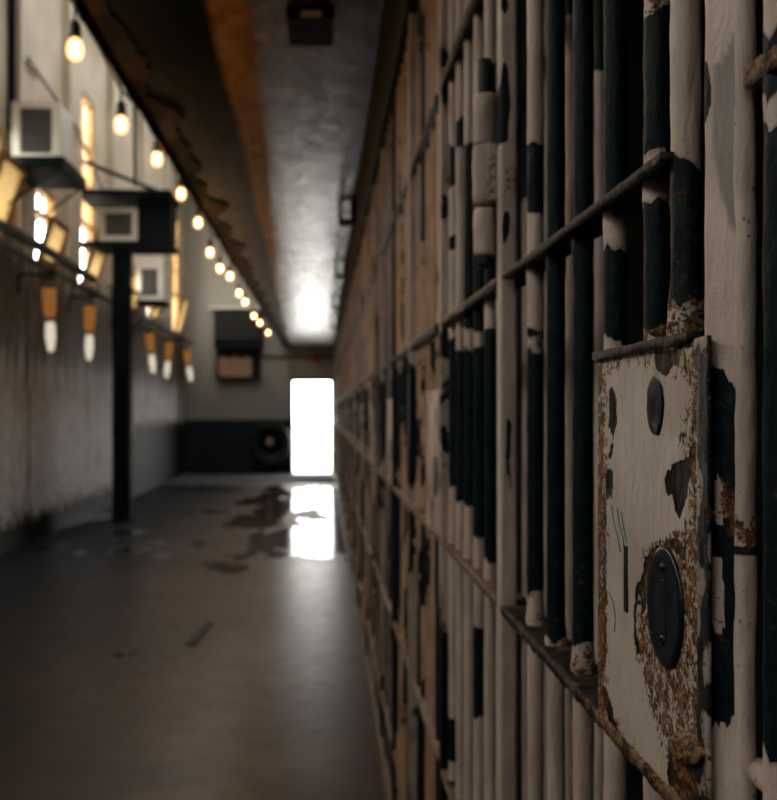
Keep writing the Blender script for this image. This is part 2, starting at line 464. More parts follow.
# windows: timber frame, glazing bars, glass, and a pivoting sash standing open at its foot
for i, y in enumerate(WIN_Y):
    WIN_Z1 = WIN_TOP[i]
    wn = empty('window_%d' % (i+1), (WL-.07, y, WIN_Z0)); tag(wn, kind='structure')
    h = WIN_Z1-WIN_Z0; W = WIN_W/2
    bm = bmesh.new()
    box(bm, -.05, .05, -W, -W+.06, 0, h); box(bm, -.05, .05, W-.06, W, 0, h)
    box(bm, -.05, .05, -W+.06, W-.06, 0, .06); box(bm, -.05, .05, -W+.06, W-.06, h-.06, h)
    TR = min(1.0, h-.3); box(bm, -.05, .05, -W+.06, W-.06, TR-.07, TR)
    for zz in ((1.55, 2.1) if h > 2.5 else ()): box(bm, -.025, .025, -W+.06, W-.06, zz-.015, zz+.015)
    box(bm, -.02, .02, -.015, .015, TR, h-.06)
    obj('frame', bm, M['wood'], wn)
    obj('pane', box(bmesh.new(), -.004, .004, -W+.06, W-.06, TR, h-.06), M['glass'], wn)
    obj('stool', box(bmesh.new(), .05, .12, -W-.0, W+.0, 0, .02), M['white_metal'], wn)
    # the lower sash is hinged at its foot, head leaning into the hall
    bm = bmesh.new(); L = (TR-.07-.07)/2; ww = W-.065
    H2 = 2*L
    box(bm, -.025, .025, -ww, -ww+.095, 0, H2); box(bm, -.025, .025, ww-.095, ww, 0, H2)
    box(bm, -.025, .025, -ww+.095, ww-.095, 0, .08); box(bm, -.025, .025, -ww+.095, ww-.095, H2-.07, H2)
    ang = math.radians([18, 17, 16, 18, 17, 19, 16, 18, 19, 17, 18, 15, 17, 16][i])
    so = obj('sash', bm, M['wood'], wn)
    so.location = (.075, 0, .06); so.rotation_euler = (0, ang, 0)
    obj('pane', box(bmesh.new(), -.003, .003, -ww+.095, ww-.095, .08, H2-.07), M['frosted'], so)

# ------------------------------------------------------------------ near cell front
def bar_bm(Y, z0, z1, r=.0105, X=XB, dz=.012, n=14, rough=.0007, swell=()):
    bm = bmesh.new(); rings = []; m = max(2, int((z1-z0)/dz))
    for i in range(m+1):
        z = z0+(z1-z0)*i/m; ring = []
        for k in range(n):
            a = 2*math.pi*k/n
            rr = r + rough*(nz((math.cos(a)*1.2+Y*31, math.sin(a)*1.2, z*28)) + .6*nz((math.cos(a)*3+Y*31, math.sin(a)*3, z*80)))
            for sz, sh, sa in swell: rr += sa*math.exp(-((z-sz)/sh)**2)*(1+.5*nz((a*2, Y, z*90)))
            ring.append(bm.verts.new((X+rr*math.cos(a), Y+rr*math.sin(a), z)))
        rings.append(ring)
    for A, B in zip(rings, rings[1:]):
        for k in range(n): bm.faces.new((A[k], A[(k+1)%n], B[(k+1)%n], B[k]))
    bm.faces.new(rings[0][::-1]); bm.faces.new(rings[-1])
    return bm
def seg_attr(bare, rust=(), Y=1, soft=.012, base=0.0):
    """bare: list of (y_top_px, y_bottom_px) seen on a bar at depth Y that has lost its paint"""
    B = [(zat(b, Y), zat(a, Y)) for a, b in bare]
    R = [(zat(b, Y), zat(a, Y), s) for a, b, s in rust]
    def f(c):
        jag = .010*nz((c.x*60, c.y*60, c.z*12)) + .006*nz((c.x*200, c.y*200, 3))
        z = c.z + jag; p = base; r = 0.0
        for lo, hi in B:
            d = min(z-lo, hi-z)
            p = max(p, min(1.0, .42 + d/soft*.5))
        for lo, hi, s in R:
            d = min(z-lo, hi-z)
            r = max(r, s*max(0, min(1, .5+d/.02)))
        return (max(0, p), r, 0.0)
    return f
def flat_bm(Y0, Y1, z, X=(X0, X0+.042), th=.010, dy=.006, lump=.0012, n=6):
    ny = max(2, int((Y1-Y0)/dy))
    def d(c):
        q = nz((c.x*50, c.y*42, c.z*50)); q2 = nz((c.x*140, c.y*120, c.z*140+7))
        return Vector((-(abs(q)*lump*1.0+q2*lump*.5) if c.x < X[0]+.004 else 0, 0, (q*lump+q2*lump*.6)*(1 if c.z > z else -.6)))
    return gridbox(X[0], X[1], Y0, Y1, z-th/2, z+th/2, n, ny, 2, d)
Z1, Z2, ZT, ZL = 1.688, 1.226, 2.193, .738          # crossbars
def flat_attr(peel=.6, rust=.2, edge_paint=0.0):
    def f(c):
        q = nz((c.x*8, c.y*14, c.z*8))
        return (peel+.35*q - (edge_paint if c.x < X0+.004 else 0), rust+.25*nz((c.x*9, c.y*17, 3)), 0)
    return f

# --- first cell door (lock plate)
door = empty('cell_door', (0, 0, 0))
tag(door, 'barred cell door carrying the rust-streaked lock plate with the oval keyhole cover, nearest in the row', 'cell door')
nb = [
 (1.265, [(145,214),(330,338),(352,592)], [(205,222,.25),(585,640,.35)]),
 (1.153, [(-400,634)], [(610,650,.4)]),
 (1.033, [(-400,640)], [(545,612,.25),(640,690,.5)]),
 (.919,  [(-400,212),(252,340)], [(213,250,.25)]),
 (.803,  [(15,150),(207,326)], [(-10,15,.75),(322,350,.7)]),
]
for Y, bare, rst in nb:
    ztop = zat(0, Y)
    extra = [] if Y != 1.265 else []
    obj('bar', bar_bm(Y, .07, 2.66, swell=[(Z2+.012, .012, .0022), (Z1-.014, .016, .001)]), M['bar'], door, True,
        seg_attr(bare + [(-2000,-120)], rst, Y, base=.17))
obj('bar', bar_bm(.739, 1.545, 2.66, r=.0112, rough=.0011, swell=[(1.565, .02, .003)]), M['bar'], door, True,
    seg_attr([(164,304)], [(168,300,.30),(292,352,.62)], .739))
for z, pe, ru, th in ((ZT,.9,.1,.011), (Z1,.80,.12,.011), (ZL,.4,.3,.012), (.27,.4,.3,.012)):
    obj('crossbar', flat_bm(.70 if z != Z1 else .735, 1.392, z, th=th*.6, lump=.0008), M['rustbar'], door, True, flat_attr(pe, ru, .1))
obj('crossbar', flat_bm(.656, 1.392, Z2, th=.011, lump=.0024, X=(X0-.002, X0+.042), n=8, dy=.004), M['rustbar'], door, True, lambda c: ((.60 if c.y > .9 else .32)+.3*nz((c.x*20, c.y*30, c.z*8)), (.36 if c.y > .9 else .58)+.3*nz((c.x*9, c.y*22, 3)), 0))
# bottom latch bracket seen below the plate
obj('latch_bar', flat_bm(.578, .70, Z2-.016, X=(X0-.016, X0-.002), th=.022, lump=.002, dy=.004), M['rustbar'], door, True, lambda c: (.95, .12 if c.y > .61 else .5, 0))

# lock plate
PY0, PY1 = X0*1000/(700-324), X0*1000/(598-324)
PZ0, PZ1 = Z2+.004, 1.549
def inpoly(x, y, P):
    c = False; n = len(P); dmin = 1e9
    for i in range(n):
        x1, y1 = P[i]; x2, y2 = P[(i+1) % n]
        if (y1 > y) != (y2 > y) and x < (x2-x1)*(y-y1)/(y2-y1)+x1: c = not c
        dx, dy = x2-x1, y2-y1; L = dx*dx+dy*dy
        u = max(0, min(1, ((x-x1)*dx+(y-y1)*dy)/L)) if L else 0
        dmin = min(dmin, math.hypot(x-x1-u*dx, (y-y1-u*dy)))
    return dmin if c else -dmin
PEEL = [
 [(609,390),(613,386),(616,402),(615,430),(612,440),(609,425)],
 [(609,442),(613,444),(613,458),(610,456)],
 [(606,472),(612,470),(613,486),(608,502),(606,495)],
 [(653,354),(677,349),(678,362),(665,376),(655,366)],
 [(693,436),(688,452),(676,462),(664,476),(668,488),(672,500),(673,514),(682,517),(686,500),(692,472),(697,450)],
 [(642,615),(638,588),(643,562),(656,546),(674,541),(684,548),(686,562),(676,553),(662,556),(651,572),(646,592),(645,612)],
 [(636,578),(639,585),(637,625),(640,660),(636,650),(634,620)],
 [(601,690),(607,688),(613,712),(617,730),(611,728)],
 [(604,500),(606,500),(606,660),(603,670)],
 [(668,742),(680,746),(700,762),(700,800),(668,800)],
]
RUST = [
 ([(592,345),(607,345),(609,800),(592,800)], .74),
 ([(689,345),(702,345),(702,800),(689,800)], .72),
 ([(600,350),(632,350),(628,368),(602,380)], .56),
 ([(632,352),(700,340),(700,372),(686,392),(668,380),(640,366)], .5),
 ([(684,392),(702,390),(702,540),(682,530),(683,480),(676,440)], .5),
 ([(634,640),(640,560),(652,540),(676,528),(700,520),(702,800),(676,800),(655,725),(641,690)], .64),
 ([(606,700),(625,725),(660,790),(640,790),(604,740)], .42),
]
def plate_attr(c):
    yy = max(c.y, .2)
    x = 324 + X0*1000/yy; y = 412 - (c.z-EYE)*1000/yy
    x += 3.0*nz((c.y*60, c.z*60, 1)) + 1.6*nz((c.y*190, c.z*190, 1)); y += 7*nz((c.y*50, c.z*50, 9)) + 4*nz((c.y*170, c.z*170, 9))
    p = .12*max(0, nz((c.y*22, c.z*16, 77)))
    for P in PEEL: p = max(p, min(1, max(0, .44+.20*inpoly(x, y, P))))
    r = 0.0
    for P, s in RUST: r = max(r, s*min(1, max(0, .5+.09*inpoly(x, y, P))))
    r += .05*nz((c.y*30, c.z*30, 5))
    if c.x > X0+.0015: p, r = max(p, .35+.2*nz((c.y*40,c.z*30,0))), max(r, .45)
    return (p, max(0, r), 0)
def pd(c):
    if c.x < X0+.001:
        a = plate_attr(c); q = nz((c.y*40, c.z*26, 2))
        return Vector((-.0004*q - .0003*nz((c.y*130, c.z*90, 2)) + (.0006 if a[0] > .45 else 0), 0, 0))
    return Vector((0,0,0))
lp = obj('lock_plate', gridbox(X0, X0+.0085, PY0, PY1, PZ0, PZ1, 3, 112, 150, pd), M['lock'], door, True, plate_attr)
lp['label'] = 'rust-streaked cream lock plate'
def fl(c):
    return Vector((-.0010*abs(nz((c.y*60, c.z*60, 3))), 0, .0012*nz((c.y*50, c.x*50, 8))))
obj('top_flange', gridbox(X0-.004, X0+.03, PY0+.012, PY1+.004, PZ1-.002, PZ1+.005, 6, 70, 2, fl), M['rustbar'], lp, True, lambda c: (.8+.2*nz((c.x*30,c.y*30,0)), .25, 0))
obj('side_flange', gridbox(X0-.0022, X0-.0004, .6375, PY0-.0006, PZ0, PZ1, 2, 5, 90, lambda c: Vector((-.0005*nz((c.y*90,c.y,c.z*60)), .0006*nz((7,c.y*40,c.z*50)), 0))), M['bar'], lp, True, lambda c: (.50+.35*nz((c.y*60,0,c.z*30)), .38, .6))
def elp(cy, cz, ay, az, x, bulge, n=40, name='escutcheon', mat=None, parent=None, rim=.003):
    bm = bmesh.new(); rings = []
    for s, dx in ((1.0, 0), (1.0, -.5*bulge), (.94, -.9*bulge), (.80, -.72*bulge), (.5, -.75*bulge), (.2, -.8*bulge)):
        rings.append([bm.verts.new((x+dx, cy+ay*s*math.cos(2*math.pi*k/n), cz+az*s*math.sin(2*math.pi*k/n))) for k in range(n)])
    for A, B in zip(rings, rings[1:]):
        for k in range(n): bm.faces.new((A[k], A[(k+1)%n], B[(k+1)%n], B[k]))
    bm.faces.new(rings[-1])
    bmesh.ops.recalc_face_normals(bm, faces=bm.faces)
    return obj(name, bm, mat, parent, True)
EY, EZ = X0*1000/(666.5-324), zat(607, X0*1000/(666.5-324))
elp(EY, EZ, .0362, .0440, X0, .0035, mat=M['teal_gloss'], parent=lp, name='keyhole_cover')['label'] = 'oval blue-black keyhole cover'
bm = bmesh.new()
P = [(-.004,.020),(.004,.020),(.008,.006),(.006,-.004),(.007,-.022),(-.007,-.022),(-.006,-.004),(-.008,.006)]
a = [bm.verts.new((X0-.0026, EY+y, EZ+z)) for y, z in P]; b = [bm.verts.new((X0-.0032, EY+y*.9, EZ+z*.95)) for y, z in P]
for i in range(8): bm.faces.new((a[i], a[(i+1)%8], b[(i+1)%8], b[i]))
bm.faces.new(b)
bmesh.ops.recalc_face_normals(bm, faces=bm.faces)
obj('keyhole', bm, M['slot'], lp)
for px, py in ((667,568),(667,640)):
    Y, z = EY, zat(py, EY)
    bm = lathe(bmesh.new(), [(0, -.0042), (.0022, -.0022), (.0034, -.0017), (.004, -.0008), (.004, 0)][::-1], (X0-.0018, Y, z), 14, Matrix.Rotation(math.pi/2, 4, 'Y'))
    bmesh.ops.recalc_face_normals(bm, faces=bm.faces)
    obj('screw', bm, M['teal_gloss'], lp, True)
# glossy plugged hole above, with a ragged rim
Y, z = cp(656, 405)
bm = bmesh.new(); n = 36; rings = []
for s, dx in ((1.0, .0004), (.93, -.0016), (.8, -.0012), (.55, -.002), (.25, -.0012)):
    rings.append([bm.verts.new((X0+dx, Y+.0185*s*(1+.08*nz((k*.7,1,2)))*math.cos(2*math.pi*k/n)+.0008*nz((k*.9, s*9, 0)), z+.0235*s*(1+.07*nz((k*.5,4,2)))*math.sin(2*math.pi*k/n))) for k in range(n)])
for A, B in zip(rings, rings[1:]):
    for k in range(n): bm.faces.new((A[k], A[(k+1)%n], B[(k+1)%n], B[k]))
bm.faces.new(rings[-1]); bmesh.ops.recalc_face_normals(bm, faces=bm.faces)
obj('plugged_hole', bm, M['teal_gloss'], lp, True)
Ya, za = cp(626.5, 546); Yb, zb = cp(627, 612)
obj('slot', box(bmesh.new(), X0-.0012, X0+.002, Ya-.0042, Ya+.0042, zb, za), M['slot'], lp)
for pts in ([(612,505),(614,520),(618,536),(621,552)], [(618,508),(620,524),(624,538),(625,552)], [(622,512),(624,526),(627,542)], [(609,592),(614,602),(616,618),(615,632)], [(604,540),(605,558),(607,575)]):
    q = []
    for (ax, ay), (bx, by) in zip(pts, pts[1:]):
        for u in (0, .5):
            Y, z = cp(ax+(bx-ax)*u, ay+(by-ay)*u); q.append((X0-.0006, Y, z))
    Y, z = cp(*pts[-1]); q.append((X0-.0006, Y, z))
    obj('chalk_scribble', tube(bmesh.new(), q, .00045, 5), M['chalk'], lp)
# rust chunk at the foot of the plate
bm = bmesh.new()
bmesh.ops.create_icosphere(bm, subdivisions=4, radius=1)
for v in bm.verts:
    q = 1+.35*nz(v.co*1.6+Vector((3,1,0)))+.15*nz(v.co*5)
    v.co = Vector((X0-.003+v.co.x*.008*q, .672+v.co.y*.026*q, zat(748,.672)+v.co.z*.010*q - v.co.y*.006))
obj('rust_scab', bm, M['rustbar'], lp, True, lambda c: (-.1, .62, 0))

# --- posts
def post_bm(Y0, Y1, Xa, Xb, z0=.07, z1=2.66, dz=.012, lump=.0006, n=5, chamfer=0):
    nzs = int((z1-z0)/dz)
    return gridbox(Xa, Xb, Y0, Y1, z0, z1, n, n+1, nzs, lambda c: Vector((chamfer*(Xb-Xa)*(1-(c.x-Xa)/(Xb-Xa))*(1-(c.y-Y0)/(Y1-Y0)) + lump*nz((c.x*60, c.y*60, c.z*22))*(-1 if c.x < (Xa+Xb)/2 else 1), lump*nz((c.x*60+5, c.y*60, c.z*22)), 0)))
P0PEEL = [
 [(706,362),(716,364),(728,372),(736,384),(742,400),(741,560),(742,640),(741,700),(737,722),(728,728),(716,726),(706,730)],
 [(700,60),(707,68),(711,90),(710,112),(706,122),(700,120)],
]
P0TONE = [[(715,62),(728,45),(741,22),(744,60),(742,150),(738,230),(733,240),(722,200),(712,150)]]
P0PAINT = [[(716,480),(724,492),(727,520),(722,530),(715,510)], [(714,562),(720,566),(724,620),(718,635),(713,628)]]
def p0_attr(c):
    yy = c.y; x = 324 + c.x*1000/yy; y = 412 - (c.z-EYE)*1000/yy
    x += 2*nz((c.y*90, c.z*50, 1)) ; y += 12*nz((c.x*150+c.y*150, c.z*14, 9))+8*nz((c.x*500+c.y*500, c.z*30, 2))
    p = 0.05; r = 0; tn = 0
    for P in P0PEEL: p = max(p, min(1, max(0, .44+.12*inpoly(x, y, P))))
    for P in P0PAINT:
        q = inpoly(x, y, P)
        if q > -2: p = .1; r = .35
    for P in P0TONE: tn = max(tn, min(1, max(0, .5+.3*inpoly(x, y, P))))
    q = inpoly(x, y, [(724,485),(741,492),(742,532),(730,535)])
    if q > -3: r = .7
    if p > .42 and 366 < y < 730: r = max(r, .22+.3*nz((c.y*40, c.z*22, 5)))
    if y < 370: r = max(r, .12*(x > 738))
    return (p, r, tn)
po = empty('steel_post'); tag(po, 'thick cream post beside the lock plate, with a long black patch bared beside the plate', 'post')
obj('shaft', post_bm(.622, .650, X0, X0+.0145, dz=.005, n=12, lump=.0009, chamfer=.8), M['bar'], po, True, p0_attr)
def ridge_attr(c):
    y = 412 - (c.z-EYE)*1000/.625
    r = .62 if 512 < y < 546 else (.18 if y > 120 else .05)
    return (.75 if 545 < y < 560 else .12, r+.1*nz((0,0,c.z*40)), .35 if y < 200 else 0)
obj('edge_bead', bar_bm(.624, .07, 2.66, r=.0062, X=X0+.0155, rough=.0010, dz=.007), M['bar'], po, True, ridge_attr)

P1PEEL = [[(500,-40),(505,-10),(508,8),(506,18),(501,8)], [(503,60),(507,66),(511,100),(508,142),(496,146),(493,108),(500,84)],
          [(507,415),(510,418),(512,425),(510,440),(510,470),(511,490),(508,486),(506,455)], [(504,208),(510,212),(509,232),(504,244),(502,225)]]
def p1_attr(c):
    yy = c.y; x = 324 + c.x*1000/yy; y = 412 - (c.z-EYE)*1000/yy
    y += 3*nz((c.x*60, c.z*20, 9))
    p = 0.05
    for P in P1PEEL: p = max(p, min(1, max(0, .44+.16*inpoly(x, y, P))))
    r = .55 if 165 < y < 195 and x > 507 else (.35 if y < 270 else .0)*.3
    return (p, r, 0)
po1 = empty('steel_post'); tag(po1, 'pale square post on the far side of the locked door, with the fat hinge knuckles', 'post')
obj('shaft', post_bm(1.400, 1.43, X0, X0+.0225, dz=.008), M['bar'], po1, True, p1_attr)
hp = empty('_tmp')
bpy.data.objects.remove(hp)
HY, HX = 1.452, .2335
def hinge_part(y0, y1, r, parent, at):
    z1, z0 = zat(y0, HY), zat(y1, HY)
    bm = bmesh.new(); n = 20; rings = []
    m = 14
    for i in range(m+1):
        u = i/m; z = z0+(z1-z0)*u
        rr = r*(1-.12*(abs(2*u-1)**8))
        rings.append([bm.verts.new((HX+(rr+.0022*nz((math.cos(a)*2, math.sin(a)*2, z*45)))*math.cos(a), HY+(rr+.0022*nz((math.cos(a)*2, math.sin(a)*2, z*45)))*math.sin(a), z)) for a in [2*math.pi*k/n for k in range(n)]])
    for A, B in zip(rings, rings[1:]):
        for k in range(n): bm.faces.new((A[k], A[(k+1)%n], B[(k+1)%n], B[k]))
    bm.faces.new(rings[0][::-1]); bm.faces.new(rings[-1])
    return obj('hinge_knuckle', bm, M['bar'], parent, True, at)
hinge_part(95, 146, .0165, po1, lambda c: (.1, .15, .3))
hinge_part(147, 206, .0180, po1, lambda c: (.1, .1, .6))
hinge_part(209, 256, .0165, po1, lambda c: (.1, .1, .2))
obj('hinge_pin', bar_bm(HY, zat(268, HY), zat(60, HY), r=.010, X=HX, dz=.01), M['dark'], po1, True)
# lug joining knuckle to post
obj('hinge_lug', gridbox(HX, X0+.018, 1.428, 1.470, zat(204, HY), zat(147, HY), 6, 6, 12, lambda c: Vector((0, .002*nz((c.x*80, c.z*80, 0)), .002*nz((c.x*70, c.y*70, 0))))), M['bar'], po1, True, lambda c: (.1, .4, .5))

# --- fixed panel between second and third post
def panel(name, Ys, bares, label, group=None, near=True, rust=.45):
    p = empty(name); tag(p, label, 'bar grille', group)
    for Y, b in zip(Ys, bares):
        obj('bar', bar_bm(Y, .07, 2.66, dz=.012 if near else .04, n=14 if near else 8, swell=[(Z2+.012, .012, .0014)] if near else ()), M['bar'], p, True, seg_attr(b, [], Y, base=.17))
    return p
Ys = [2.06, 1.95, 1.835, 1.72, 1.605, 1.495]
bares = [
 [(146,188),(236,250),(340,486),(718,760)],
 [(120,150),(350,500)],
 [(145,330),(350,505),(560,568)],
 [(150,330),(345,538),(628,716)],
 [(62,96),(140,300),(330,562)],
 [(-400,300),(320,600)],
]
g1 = panel('bar_grille', Ys, bares, 'fixed panel of peeling bars just past the fat hinge knuckles')
for z, pe, ru in ((ZT,.85,.1), (Z1,.8,.12), (Z2,.28,.55), (ZL,.35,.35), (.27,.35,.35)):
    obj('crossbar', flat_bm(1.432, 2.117, z, th=.012 if z != ZT else .018, lump=.0018, dy=.012), M['rustbar'], g1, True, flat_attr(pe, ru, .25))
# --- panel between camera and first post
g0 = empty('bar_grille'); tag(g0, 'barred panel at the right picture edge, on the near side of the thick cream post', 'bar grille')
obj('bar', bar_bm(.5835, .07, 2.66), M['bar'], g0, True, seg_attr([(34,92),(124,760)], [(480,640,.3)], .5835))
for Y in (.47, .355, .24, .125, .01): obj('bar', bar_bm(Y, .07, 2.66, dz=.05, n=10), M['bar'], g0, True, lambda c: (.2, .1, 0))
obj('crossbar', flat_bm(-.08, .612, 1.703, X=(X0+.010, X0+.046), th=.012, lump=.002), M['rustbar'], g0, True, lambda c: (.1 if c.y > .58 else .7, .6, 0))
obj('crossbar', tube(bmesh.new(), [(XB+.002, -.08+.035*i, 1.276+.0008*(i%3)) for i in range(21)], .0085, 12), M['bar'], g0, True, lambda c: (.15, .3, 0))
for z in (ZT, ZL, .27): obj('crossbar', flat_bm(-.08, .621, z, th=.012, dy=.02), M['rustbar'], g0, True, flat_attr(.4, .35, .2))
obj('backing_plate', gridbox(.295, .301, .40, .615, zat(660,.66), zat(492,.66), 1, 30, 24), M['lock'], g0, True, lambda c: (.32+.35*nz((c.y*30, c.z*30, 0)), .45, .5))
# --- inner grille seen through the first door
ig = empty('inner_grille'); tag(ig, 'thin pale bars inside the first cell, seen between the black door bars', 'bar grille')
for Y, b in ((1.449, [(-600, 68)]), (1.626, [(-600, 20)]), (1.80, [(-600,-100)]), (1.975, [(-600,200)])):
    obj('bar', bar_bm(Y, 0, CEIL, r=.0085, X=.40, dz=.03, n=10), M['bar'], ig, True, seg_attr(b, [], Y))
for z in (.35, 2.75): obj('crossbar', gridbox(.392, .408, 1.38, 2.10, z-.006, z+.006, 1, 8, 1), M['rustbar'], ig, False, lambda c: (.6, .2, 0))

# ------------------------------------------------------------------ the rest of the row
def rnd_attr(seed, bias=0.0, lowdark=False):
    def f(c):
        q = nz((c.x*9+seed, c.y*2.3+seed, c.z*1.9)) + .5*nz((seed, c.y*9, c.z*6))
        p = bias + .75*q + (.42 if Z2+.1 < c.z < Z1-.03 else (.34 if c.z < Z2 else 0))
        return (max(0, min(1, p)), .12+.2*nz((seed, c.y*3, c.z*5)), 0)
    return f
def far_door(seed, mat='bar_warm'):
    d = empty('cell_door')
    rr = random.Random(seed)
    for Y in (1.265, 1.153, 1.033, .919, .803, .739):
        obj('bar', bar_bm(Y, .07 if Y != .739 else 1.545, 2.66, dz=.06, n=8), M[mat], d, True, rnd_attr(rr.random()*50, .12))
    for z in (ZT, Z1, ZL, .27): obj('crossbar', flat_bm(.70, 1.392, z, dy=.05, n=1, th=.014, lump=.0015), M['rustbar'], d, True, flat_attr(.95 if z > 1.5 else .4, .2, .1))
    obj('crossbar', flat_bm(.662, 1.392, Z2, dy=.05, n=1, th=.014, lump=.0015), M['rustbar'], d, True, flat_attr(.2, .55, .2))
    l = obj('lock_plate', gridbox(X0, X0+.0085, PY0, PY1, PZ0, PZ1, 1, 12, 16), M['bar_warm'], d, False, lambda c: (.3+.3*nz((c.y*12+seed, c.z*12, 0)), .3, 0))
    elp(EY, EZ, .0362, .0440, X0, .004, 16, 'keyhole_cover', M['teal_gloss'], l)
    return d
def far_grille(seed, mat='bar_warm'):
    d = empty('bar_grille'); rr = random.Random(seed)
    for Y in Ys:
        obj('bar', bar_bm(Y, .07, 2.66, dz=.06, n=8), M[mat], d, True, rnd_attr(rr.random()*50, .12))
    for z in (ZT, Z1, Z2, ZL, .27): obj('crossbar', flat_bm(1.432, 2.117, z, dy=.05, n=1, th=.013, lump=.0015), M['rustbar'], d, True, flat_attr(.95 if z > 1.5 else .25, .15 if z > 1.5 else .5, .1))
    return d
def far_post(name, Y0, Y1, w, dark=False, seed=0):
    p = empty(name)
    obj('shaft', post_bm(Y0, Y1, X0, X0+w, dz=.05, lump=.0004), M['bar'], p, False, (lambda c: (.8, .1, 0)) if dark else rnd_attr(seed, .05))
    return p
ordn = ['', 'second', 'third', 'fourth', 'fifth', 'sixth']
protoD = [far_door(3, 'bar_mauve'), far_door(11)]; protoG = [far_grille(5, 'bar_mauve'), far_grille(17)]
protoA = [far_post('steel_post', .620, .650, .027, False, 4), far_post('steel_post', .620, .650, .027, True, 4)]
protoB = far_post('steel_post', 1.400, 1.430, .0225, False, 9)
for p in protoD+protoG+protoA+[protoB]: kids_of(p)
used = set()
def inst(p, k):
    if p.name not in used: used.add(p.name); o = p
    else: o = copy_tree(p)
    o.location = (0, 1.5*k, 0); return o
def lab(o, k, kind, cat, far, near):
    if k <= 4: tag(o, near % ordn[k], cat)
    else: tag(o, far, cat, kind)
for k in range(1, 16):
    o = inst(protoA[1] if k == 2 else protoA[0], k)
    if k == 1: tag(o, 'broad tan square post at the far end of the first fixed bar panel', 'post')
    elif k == 2: tag(o, 'black unpainted post standing between tan bars, about as far as the third cell door', 'post')
    elif k <= 4: tag(o, 'lock-side post of the %s cell door from the camera' % ordn[k], 'post')
    else: tag(o, 'post far down the cell row where bars blur together', 'post', 'posts far down the cell row')
    o = inst(protoD[k % 2], k)
    lab(o, k, 'cell doors far down the row', 'cell door', 'barred cell door far down the row where bars blur together', '%s barred cell door counted from the one with the big rusty lock plate')
    if k <= 4: o['label'] = '%s barred cell door counted away from the camera along the corridor' % ordn[k].replace('second','second').capitalize()
    o = inst(protoB, k)
    if k <= 4: tag(o, 'hinge-side post of the %s cell door from the camera' % ordn[k], 'post')
    else: tag(o, 'post far down the cell row where bars blur together', 'post', 'posts far down the cell row')
    if k < 15:
        o = inst(protoG[k % 2], k)
        if k <= 4: tag(o, 'fixed bar panel just beyond the %s cell door' % ordn[k], 'bar grille')
        else: tag(o, 'fixed bar panel far down the row where bars blur together', 'bar grille', 'fixed bar panels far down the row')
# brackets under the soffit along the cell row
def bracket(Y, label):
    X = .165; b = empty('bracket', (X, Y, CEIL)); tag(b, label, 'bracket')
    bm = bmesh.new()
    box(bm, -.055, .069, -.02, .02, -.012, 0); 
    obj('arm', bm, M['pipe'], b)
    bm = bmesh.new(); box(bm, -.055, -.025, -.06, .06, -.20, -.012); box(bm, -.025, .069, -.06, .06, -.20, -.165); box(bm, .040, .069, -.06, .06, -.165, -.012)
    obj('loop', bm, M['edge'], b)
for Y, l in zip((7.6, 10.6, 13.8, 17.0), ('nearest', 'second', 'third', 'farthest')):
    bracket(Y, '%s rusty square bracket hanging under the soffit beside the cell row' % l)

# ------------------------------------------------------------------ string lights
pts = [(75,46),(121,122),(157,157),(181,192),(198,221),(210,251),(220,267),(230,275),(239,292),(245,301),(254,315),(260,322),(268,332)]
BX = -1.0
bl = [(1000/(324-x), zat(y, 1000/(324-x))) for x, y in pts]
bl = [(1.0, 2.98), (2.0, 2.96), (3.0, 2.99)] + bl
def make_bulb():
    r = empty('hanging_bulb')
    obj('cord', tube(bmesh.new(), [(0,0,.085),(0,0,.16)], .005, 8), M['black_plastic'], r)
    obj('socket', lathe(bmesh.new(), [(.006,.092),(.014,.086),(.019,.075),(.021,.045),(.0225,.040),(.0225,.026),(.020,.024)][::-1], n=20), M['black_plastic'], r, True)
    prof = [(.0,-.052),(.012,-.050),(.022,-.043),(.029,-.030),(.031,-.014),(.029,.003),(.022,.018),(.016,.026),(.015,.034)]
    g = obj('glass_bulb', lathe(bmesh.new(), prof, n=24), M['bulb'], r, True)
    bm = bmesh.new()
    tube(bm, [(.011*math.cos(a*1.256), .011*math.sin(a*1.256), -.030 if a % 2 else .010) for a in range(11)], .0022, 6)
    obj('filament', bm, M['filament'], g)
    r.scale = (1.15, 1.15, 1.15)
    l = bpy.data.lights.new('bulb_light', 'POINT'); l.energy = 4; l.color = (1,.58,.25); l.shadow_soft_size = .02
    lo = bpy.data.objects.new('bulb_light', l); link(lo); lo.parent = r; lo.location = (0,0,-.012)
    return r
bp = make_bulb(); kids_of(bp)
nth = ['', '', '', 'Nearest', 'Second nearest', 'Third nearest', 'Fourth nearest', 'Fifth nearest', 'Sixth nearest', 'Seventh nearest', 'Eighth nearest', 'Ninth nearest', 'Tenth nearest', 'Third from farthest', 'Second from farthest', 'Farthest']
for i, (Y, z) in enumerate(bl):
    o = bp if i == 0 else copy_tree(bp)
    o.location = (BX, Y, z)
    if i < 3: tag(o, 'glowing bulb of the string, outside the picture towards the camera', 'light bulb', 'string of bulbs under the gallery edge')
    else: tag(o, '%s of the glowing amber bulbs visible along the gallery edge' % nth[i], 'light bulb', 'string of bulbs under the gallery edge')
bm = bmesh.new(); P = [(BX, BACK, CEIL+.03)]
allp = [(-1.0, 2.98)] + bl + [(20.5, 2.97), (END, 2.99)]
for i, (Y, z) in enumerate(allp):
    P.append((BX, Y, z+.16))
    if i < len(allp)-1:
        Y2, z2 = allp[i+1]; P.append((BX, (Y+Y2)/2, (z+z2)/2+.16+.012))
tag(obj('light_cable', tube(bm, P[1:], .007, 6), M['black_plastic']), 'black cable carrying the string of bulbs along the rusted gallery edge', 'cable')
